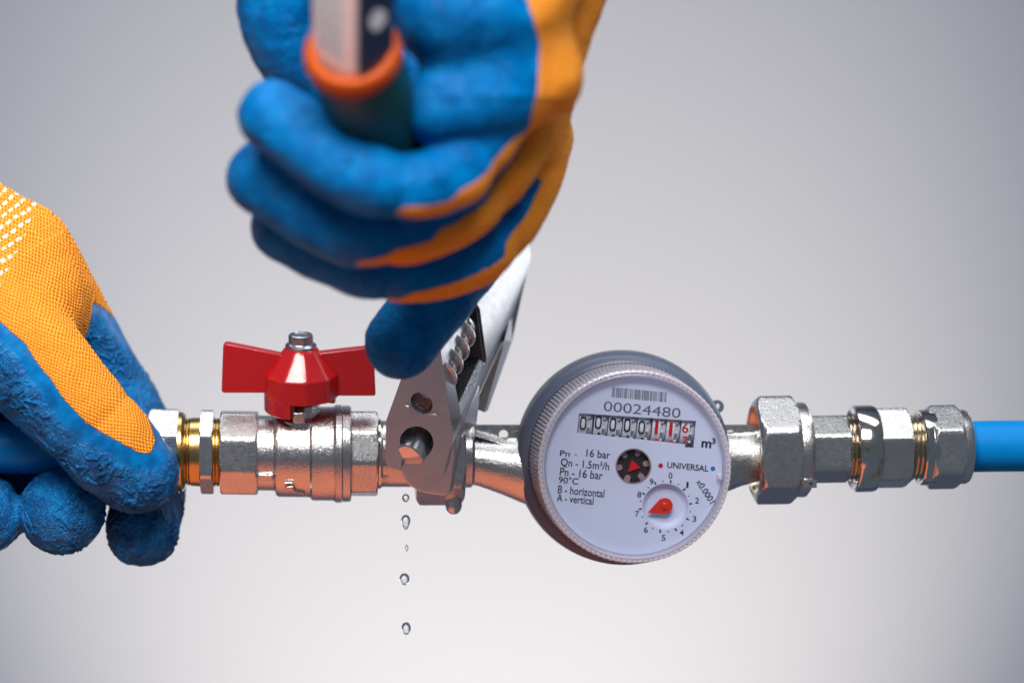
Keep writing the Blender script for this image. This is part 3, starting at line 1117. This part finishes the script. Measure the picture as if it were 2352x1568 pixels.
def seg_dist(X, Y, Zz, C):
    """distance to a chain of round cones, plus parameter of the closest point"""
    best = None
    bt = None
    m = len(C) - 1
    for i in range(m):
        a, b_ = C[i], C[i + 1]
        ab = (b_ - a)[:3]
        l2 = float(ab @ ab) + 1e-6
        h = ((X - a[0]) * ab[0] + (Y - a[1]) * ab[1] + (Zz - a[2]) * ab[2]) / l2
        h = np.clip(h, 0, 1)
        dist = np.sqrt((X - a[0] - h * ab[0]) ** 2 + (Y - a[1] - h * ab[1]) ** 2 + (Zz - a[2] - h * ab[2]) ** 2) - (a[3] + h * (b_[3] - a[3]))
        if best is None:
            best, bt = dist, (i + h) / m
        else:
            sel = dist < best
            best = np.where(sel, dist, best)
            bt = np.where(sel, (i + h) / m, bt)
    return best, bt


def hand_surface(chains, vox):
    """chains: list of (samples, blend). smooth union -> quad mesh in picture units"""
    allp = np.concatenate([c for c, _ in chains])
    lo = (allp[:, :3] - allp[:, 3:4]).min(0) - 4 * vox
    hi = (allp[:, :3] + allp[:, 3:4]).max(0) + 4 * vox
    n = np.ceil((hi - lo) / vox).astype(int) + 1
    G = np.full(tuple(n), 60.0, np.float32)
    for C, kbl in chains:
        pad = 60
        l = np.maximum(((C[:, :3] - C[:, 3:4]).min(0) - pad - lo) // vox, 0).astype(int)
        h = np.minimum(((C[:, :3] + C[:, 3:4]).max(0) + pad - lo) // vox + 1, n).astype(int)
        ax = [(lo[i] + vox * np.arange(l[i], h[i])).astype(np.float32) for i in range(3)]
        X, Y, Zz = np.meshgrid(*ax, indexing='ij', sparse=True)
        dist, _ = seg_dist(X, Y, Zz, C.astype(np.float32))
        dist = np.minimum(dist, 60.0)
        sl = tuple(slice(l[i], h[i]) for i in range(3))
        g = G[sl]
        hh = np.clip(0.5 + 0.5 * (g - dist) / kbl, 0, 1)
        G[sl] = g + (dist - g) * hh - kbl * hh * (1 - hh)
    grid = vdb.FloatGrid(60.0)
    grid.copyFromArray(G)
    p, q = grid.convertToQuads(isovalue=0.0)
    return p * vox + lo, q


def project(V):
    f = D / (D - V[:, 2])
    return CX + (V[:, 0] - CX) * f, CY + (V[:, 1] - CY) * f


def poly_sd(px, py, poly):
    P = np.array(poly, float)
    n = len(P)
    best = np.full(len(px), 1e9)
    inside = np.zeros(len(px), bool)
    for i in range(n):
        a, b_ = P[i], P[(i + 1) % n]
        ab = b_ - a
        h = np.clip(((px - a[0]) * ab[0] + (py - a[1]) * ab[1]) / (ab @ ab + 1e-9), 0, 1)
        best = np.minimum(best, np.hypot(px - a[0] - h * ab[0], py - a[1] - h * ab[1]))
        cond = ((a[1] > py) != (b_[1] > py)) & (px < (b_[0] - a[0]) * (py - a[1]) / (b_[1] - a[1] + 1e-12) + a[0])
        inside ^= cond
    return np.where(inside, best, -best)


_perm = np.random.RandomState(3).permutation(256)
_perm = np.concatenate([_perm, _perm, _perm])
_grad = np.random.RandomState(4).normal(size=(256, 3))
_grad /= np.linalg.norm(_grad, axis=1)[:, None]


def perlin(P):
    """gradient noise at many points, about -0.8..0.8"""
    i0 = np.floor(P).astype(int)
    f = P - i0
    i0 &= 255
    u = f * f * f * (f * (f * 6 - 15) + 10)
    out = 0.0
    for dx in (0, 1):
        for dy in (0, 1):
            for dz in (0, 1):
                h = _perm[_perm[_perm[i0[:, 0] + dx] + i0[:, 1] + dy] + i0[:, 2] + dz]
                g = _grad[h]
                d_ = (g * (f - np.array([dx, dy, dz]))).sum(1)
                w_ = (u[:, 0] if dx else 1 - u[:, 0]) * (u[:, 1] if dy else 1 - u[:, 1]) * (u[:, 2] if dz else 1 - u[:, 2])
                out = out + w_ * d_
    return out


def sstep(x, a, b_):
    t_ = np.clip((x - a) / (b_ - a), 0, 1)
    return t_ * t_ * (3 - 2 * t_)


def vnormals(V, Q):
    fn = np.cross(V[Q[:, 2]] - V[Q[:, 0]], V[Q[:, 3]] - V[Q[:, 1]])
    N = np.zeros_like(V)
    for c in range(4):
        for k in range(3):
            N[:, k] += np.bincount(Q[:, c], fn[:, k], len(V))
    return N / (np.linalg.norm(N, axis=1)[:, None] + 1e-12)


def subdivide(V, Q, attrs):
    e = np.sort(np.concatenate([Q[:, [0, 1]], Q[:, [1, 2]], Q[:, [2, 3]], Q[:, [3, 0]]]), axis=1)
    ue, inv = np.unique(e, axis=0, return_inverse=True)
    inv = inv.reshape(-1)
    nv, ne, nf = len(V), len(ue), len(Q)
    ex = lambda A: np.concatenate([A, (A[ue[:, 0]] + A[ue[:, 1]]) / 2, A[Q].mean(1)])
    V2 = ex(V)
    at = {k: ex(np.asarray(a, float)) for k, a in attrs.items()}
    ei = inv.reshape(4, nf) + nv
    fc = np.arange(nf) + nv + ne
    Q2 = np.concatenate([np.stack([Q[:, c], ei[c], fc, ei[(c + 3) % 4]], 1) for c in range(4)])
    return V2, Q2, at


def hand_object(name, label, V, Q, attrs, mat, origin, lump=(0, 50), wrinkle=0.0, sub=0, wl=21.0):
    V = np.asarray(V, float)
    Q = np.asarray(Q).astype(int)
    for k in range(3):
        V[:, k] = relax(V[:, k].copy(), Q, 2)
    if (V[Q[:, 0]] * np.cross(V[Q[:, 1]], V[Q[:, 2]])).sum() < 0:
        Q = Q[:, ::-1]
    for _ in range(sub):
        V, Q, attrs = subdivide(V, Q, attrs)
        for k in range(3):
            V[:, k] = relax(V[:, k].copy(), Q, 1)
    N = vnormals(V, Q)
    if lump[0]:
        V = V + N * ((perlin(V / lump[1]) + 0.5 * perlin(V / (lump[1] * 0.45) + 7.3)) * lump[0])[:, None]
    if wrinkle:
        warp = np.stack([perlin(V / 46 + o) for o in (11.1, 23.7, 37.9)], 1) * 30
        P = V + warp
        n1 = perlin(P / wl)
        n2 = perlin(P / (wl * 0.55) + 5.5)
        r1 = np.clip(1 - np.abs(n1) / 0.13, 0, 1)
        r2 = np.clip(1 - np.abs(n2) / 0.20, 0, 1)
        band = sstep(-attrs['coat'], 26, 62)
        patch = 0.30 + 0.70 * sstep(perlin(V / 85 + 3.1), -0.22, 0.12)
        V = V + N * (wrinkle * band * patch * (r1 + 0.30 * r2))[:, None]
    wv = ref2w(V) - ref2w([origin])[0]
    # world mapping mirrors the handedness, so turn the faces over
    Q = Q[:, ::-1]
    me = bpy.data.meshes.new(name)
    me.vertices.add(len(wv))
    me.vertices.foreach_set('co', wv.astype(np.float32).ravel())
    me.loops.add(len(Q) * 4)
    me.loops.foreach_set('vertex_index', Q.astype(np.int32).ravel())
    me.polygons.add(len(Q))
    me.polygons.foreach_set('loop_start', np.arange(0, len(Q) * 4, 4, dtype=np.int32))
    me.update(calc_edges=True)
    me.validate()
    vol = (wv[Q[:, 0]] * np.cross(wv[Q[:, 1]], wv[Q[:, 2]])).sum()
    if vol < 0:
        me.flip_normals()
    me.polygons.foreach_set('use_smooth', [True] * len(me.polygons))
    for k, val in attrs.items():
        a = me.attributes.new(k, 'FLOAT', 'POINT')
        a.data.foreach_set('value', np.asarray(val, np.float32))
    me.materials.append(mat)
    o = bpy.data.objects.new(name, me)
    col.objects.link(o)
    o.location = ref2w([origin])[0]
    o['label'] = label
    o['category'] = 'hand'
    print(name, len(wv), 'verts')
    return o


def relax(val, Q, it):
    Q = np.asarray(Q)
    e = np.concatenate([Q[:, [0, 1]], Q[:, [1, 2]], Q[:, [2, 3]], Q[:, [3, 0]]])
    n = len(val)
    cnt = np.bincount(e[:, 0], minlength=n) + np.bincount(e[:, 1], minlength=n)
    for _ in range(it):
        acc = np.bincount(e[:, 0], val[e[:, 1]], n) + np.bincount(e[:, 1], val[e[:, 0]], n)
        val = 0.4 * val + 0.6 * acc / np.maximum(cnt, 1)
    return val


def curve_coords(px, py, path, radii):
    """arc length along a path and signed (arc) distance across it"""
    P = catmull([(a, b_, r) for (a, b_), r in zip(path, radii)], 10)
    best = np.full(len(px), 1e9)
    s = np.zeros(len(px))
    tt = np.zeros(len(px))
    acc = 0.0
    for i in range(len(P) - 1):
        a, b_ = P[i, :2], P[i + 1, :2]
        ab = b_ - a
        l = np.hypot(*ab)
        h = ((px - a[0]) * ab[0] + (py - a[1]) * ab[1]) / (l * l)
        if i > 0:
            h = np.maximum(h, 0)
        if i < len(P) - 2:
            h = np.minimum(h, 1)
        dx_, dy_ = px - a[0] - h * ab[0], py - a[1] - h * ab[1]
        dist = np.hypot(dx_, dy_)
        sg = np.sign(ab[0] * dy_ - ab[1] * dx_)
        rr = P[i, 2] + np.clip(h, 0, 1) * (P[i + 1, 2] - P[i, 2])
        q = rr * np.arcsin(np.clip(dist / rr, 0, 0.97))
        sel = dist < best
        best = np.where(sel, dist, best)
        s = np.where(sel, acc + h * l, s)
        tt = np.where(sel, sg * q, tt)
        acc += l
    return s, tt


# ---- hand on the left, holding the pipe: thumb in front, fingers curling round behind and below
back = spline_chain([(-330, 470, 0, 190), (-190, 560, 0, 212), (-70, 640, 5, 222), (10, 700, 20, 190)])
thumb = spline_chain([(-150, 620, 95, 150), (-40, 715, 130, 146), (70, 828, 158, 130), (165, 930, 168, 116), (250, 1022, 160, 108), (314, 1082, 146, 94)], 8, [(0.70, 0.05)])
index = spline_chain([(50, 590, -20, 122), (118, 680, -70, 106), (175, 762, -120, 94), (238, 865, -175, 87), (296, 958, -190, 84), (336, 1050, -175, 82), (340, 1140, -110, 82), (327, 1218, -15, 82)])
middle = spline_chain([(-40, 690, -80, 112), (50, 850, -170, 86), (105, 980, -190, 84), (135, 1085, -160, 84), (143, 1158, -60, 90), (143, 1174, 66, 97)])
ringf = spline_chain([(-140, 740, -80, 104), (-80, 900, -160, 82), (-60, 1040, -180, 80), (-48, 1140, -110, 82), (-38, 1186, 40, 88)])
filler = spline_chain([(-160, 1075, -150, 72), (0, 1085, -150, 72), (170, 1085, -160, 70), (300, 1090, -150, 66)])
LH = [(back, 60), (index, 34), (middle, 26), (ringf, 26), (thumb, 30), (filler, 20)]
V, Q = hand_surface(LH, 4.0)
V = np.asarray(V)
px, py = project(V)
dists = np.stack([seg_dist(V[:, 0], V[:, 1], V[:, 2], c.astype(float))[0] for c, _ in LH], 1)
own = dists.argmin(1)
thumb_poly = [(-600, 100), (500, 100), (500, 640), (300, 800), (268, 836), (302, 885), (332, 935), (350, 985), (356, 1018), (346, 1042), (322, 1040), (270, 1012),
              (200, 972), (150, 922), (118, 872), (88, 838), (60, 792), (0, 738), (-80, 690), (-600, 500)]
sd_t = poly_sd(px, py, thumb_poly)
sd_t = np.where((V[:, 2] < 60) & (own == 4) & (py > 700), np.minimum(sd_t, (V[:, 2] - 60) * 1.0 + 0 * px), sd_t)
bi = np.interp(px, [-100, 100, 165, 200, 240, 285, 330, 420], [700, 694, 690, 688, 706, 752, 775, 780])
sd_i = (bi - py) * 0.8
sd_m = (760 - py) * 0.8
coat = np.select([own == 0, own == 4, own == 1], [np.maximum(sd_t, sd_i * 0 + np.where(V[:, 2] < 40, (690 - py) * 0.8, -999)), sd_t, sd_i], sd_m)
coat = relax(np.clip(coat, -90, 90), Q, 4)
s_, t_ = curve_coords(px, py, [(-300, 240), (-130, 420), (0, 590), (120, 800), (230, 965), (340, 1090)], [330, 330, 290, 190, 130, 115])
white = -(px * 0.86 + (py - 470) * 0.42 - 78)
hand_object('gloved_hand', 'left hand in orange knit glove with wrinkled blue coating, gripping the blue pipe', V, Q,
            {'coat': coat, 'knit_s': s_, 'knit_t': t_, 'white': white}, M['glove_near'], (120, 1300, 0), (2.6, 60), 4.8, 1, 25.0)

# ---- hand at the top, fist closed round the wrench grip, seen from the little-finger side
axis_px = [(1000, 760, 200), (960, 600, 380), (925, 470, 620), (900, 370, 770), (865, 255, 920), (800, 120, 1080), (780, 20, 1180)]
axs = catmull([unproj(*p) for p in axis_px], 5)
little = spline_chain([(1168, 90, 780, 92), (1142, 245, 820, 86), (1058, 383, 885, 81), (945, 430, 945, 80), (800, 394, 960, 83), (628, 266, 905, 83)], 8, [(0.36, 0.11), (0.66, 0.12)])
ringR = spline_chain([(1218, 170, 620, 90), (1180, 330, 665, 84), (1082, 455, 740, 82), (935, 527, 805, 82), (775, 512, 815, 85), (610, 408, 770, 90)], 8, [(0.36, 0.11), (0.66, 0.12)])
middleR = spline_chain([(1230, 320, 470, 88), (1192, 442, 520, 84), (1108, 560, 595, 83), (940, 618, 655, 82), (785, 580, 665, 85), (664, 520, 640, 87)], 8, [(0.36, 0.11), (0.66, 0.12)])
indexR = spline_chain([(1190, 390, 320, 84), (1130, 510, 345, 84), (1034, 640, 372, 86), (920, 788, 380, 84)], 8, [(0.66, 0.05)])
palm1 = spline_chain([(1230, -250, 760, 170), (1190, -90, 830, 160), (1150, 20, 870, 134), (1024, 36, 930, 114)])
palm2 = spline_chain([(1215, 170, 800, 118), (1130, 222, 880, 98), (998, 254, 930, 76)])
backR = spline_chain([(1330, -330, 560, 190), (1240, -60, 600, 160), (1210, 120, 600, 130), (1190, 320, 520, 110)])
thumbR = spline_chain([(1150, -200, 560, 160), (900, -150, 590, 140), (690, -60, 610, 125), (660, 70, 590, 104), (735, 190, 540, 90)])
core = spline_chain([(760, 60, 500, 120), (900, 110, 500, 140), (1030, 190, 540, 140), (1060, 330, 520, 115), (1060, 440, 440, 95)])
RH = [(backR, 60), (core, 50), (palm1, 95), (palm2, 64), (little, 22), (ringR, 12), (middleR, 12), (indexR, 14), (thumbR, 26)]
V, Q = hand_surface(RH, 5.5)
V = np.asarray(V)
px, py = project(V)
dd_, tt_ = [], []
for c, _ in RH:
    a, b_ = seg_dist(V[:, 0], V[:, 1], V[:, 2], c.astype(float))
    dd_.append(a)
    tt_.append(b_)
own = np.stack(dd_, 1).argmin(1)
coat = np.full(len(V), -80.0)
bx_ = np.interp(py, [-400, -100, 0, 100, 200, 330, 430, 520], [1140, 1180, 1212, 1240, 1236, 1206, 1125, 1010])
palm_f = (px - bx_) * 0.8
for ci in range(len(RH)):
    sel = own == ci
    if ci in (0, 1, 2, 3, 8):
        coat[sel] = palm_f[sel] if ci != 8 else np.minimum(palm_f[sel], -30)
        continue
    C = RH[ci][0]
    m = len(C) - 1
    tpar = tt_[ci][sel]
    idx = np.clip((tpar * m).astype(int), 0, m - 1)
    fr = tpar * m - idx
    cen = C[idx, :3] + (C[idx + 1, :3] - C[idx, :3]) * fr[:, None]
    tan = C[idx + 1, :3] - C[idx, :3]
    tan /= np.linalg.norm(tan, axis=1)[:, None]
    # outward from the grip axis
    dmat = np.linalg.norm(cen[:, None, :] - axs[None, :, :], axis=2)
    near = axs[dmat.argmin(1)]
    outw = cen - near
    outw -= tan * (outw * tan).sum(1)[:, None]
    outw /= np.linalg.norm(outw, axis=1)[:, None] + 1e-9
    rad = V[sel] - cen
    rad -= tan * (rad * tan).sum(1)[:, None]
    rad /= np.linalg.norm(rad, axis=1)[:, None] + 1e-9
    ang = np.degrees(np.arccos(np.clip((rad * outw).sum(1), -1, 1)))
    lim = np.interp(tpar, [0, 0.12, 0.3, 0.45, 0.60, 0.72, 1], [80, 44, 26, 19, 14, 2, -60] if ci == 4 else {5: [95, 72, 50, 42, 34, 10, -60], 6: [80, 54, 38, 28, 16, -8, -60], 7: [60, 20, -20, -30, -40, -50, -60]}[ci])
    f = (lim - ang) * 1.2
    if ci == 4:
        f = np.where(tpar < 0.2, np.maximum(f, palm_f[sel]), f)
    coat[sel] = f
coat = relax(np.clip(coat, -90, 90), Q, 10)
s_, t_ = curve_coords(px, py, [(1400, -300), (1300, 0), (1260, 250), (1180, 450), (1000, 600), (760, 640)], [300, 260, 230, 200, 180, 160])
hand_object('gloved_hand', 'right hand in orange and blue glove, closed round the wrench grip above the meter', V, Q,
            {'coat': coat, 'knit_s': s_, 'knit_t': t_, 'white': np.full(len(V), -9.0)}, M['glove_work'], (950, 870, 400), (4.0, 80), 1.2, 0, 26.0)

# ------------------------------------------------------------------ water drops
drops = [(932, 1143, 9.5, 10.5, 0.0, 'small round water drop just under the wrench jaw, topmost of the falling drops'),
         (932, 1195, 12.0, 15, 0.55, 'water drop with a bright tail, second from the top below the wrench'),
         (934, 1258, 4.5, 8.5, 0.0, 'tiniest water drop, in the middle of the falling line'),
         (929, 1328, 13.0, 14, 0.15, 'largest round water drop, second from the bottom of the falling line'),
         (933, 1441, 12.0, 15, 0.15, 'lowest water drop near the bottom of the falling line')]
for px, py, rx, ry, tail, lab in drops:
    rx, ry = rx * 0.88, ry * 0.9
    c = unproj(px, py, 80)
    tdrop = None
    n, m = 28, 18
    rows = []
    for j in range(m + 1):
        a = math.pi * j / m
        yy = -math.cos(a) * ry
        rr = math.sin(a) * rx + 0.02
        if tail and yy > 0:
            yy *= 1 + tail
            rr *= 1 - 0.35 * tail * (yy / ry)
        th = np.arange(n) * 2 * math.pi / n
        rows.append(np.stack([c[0] + max(rr, 0.02) * np.cos(th), np.full(n, c[1] + yy), c[2] + max(rr, 0.02) * np.sin(th)], 1))
    V, F = sweep(rows)
    org = ref2w([(c[0], c[1] + ry, c[2])])[0]
    me = bpy.data.meshes.new('water_drop')
    me.from_pydata([tuple(v) for v in ref2w(V) - org], [], F)
    bm = bmesh.new()
    bm.from_mesh(me)
    bmesh.ops.recalc_face_normals(bm, faces=bm.faces)
    bm.to_mesh(me)
    bm.free()
    me.polygons.foreach_set('use_smooth', [True] * len(me.polygons))
    me.materials.append(M['water'])
    o = bpy.data.objects.new('water_drop', me)
    col.objects.link(o)
    o.location = org
    o['label'] = lab
    o['category'] = 'water drop'
    o['group'] = 'falling water drops'
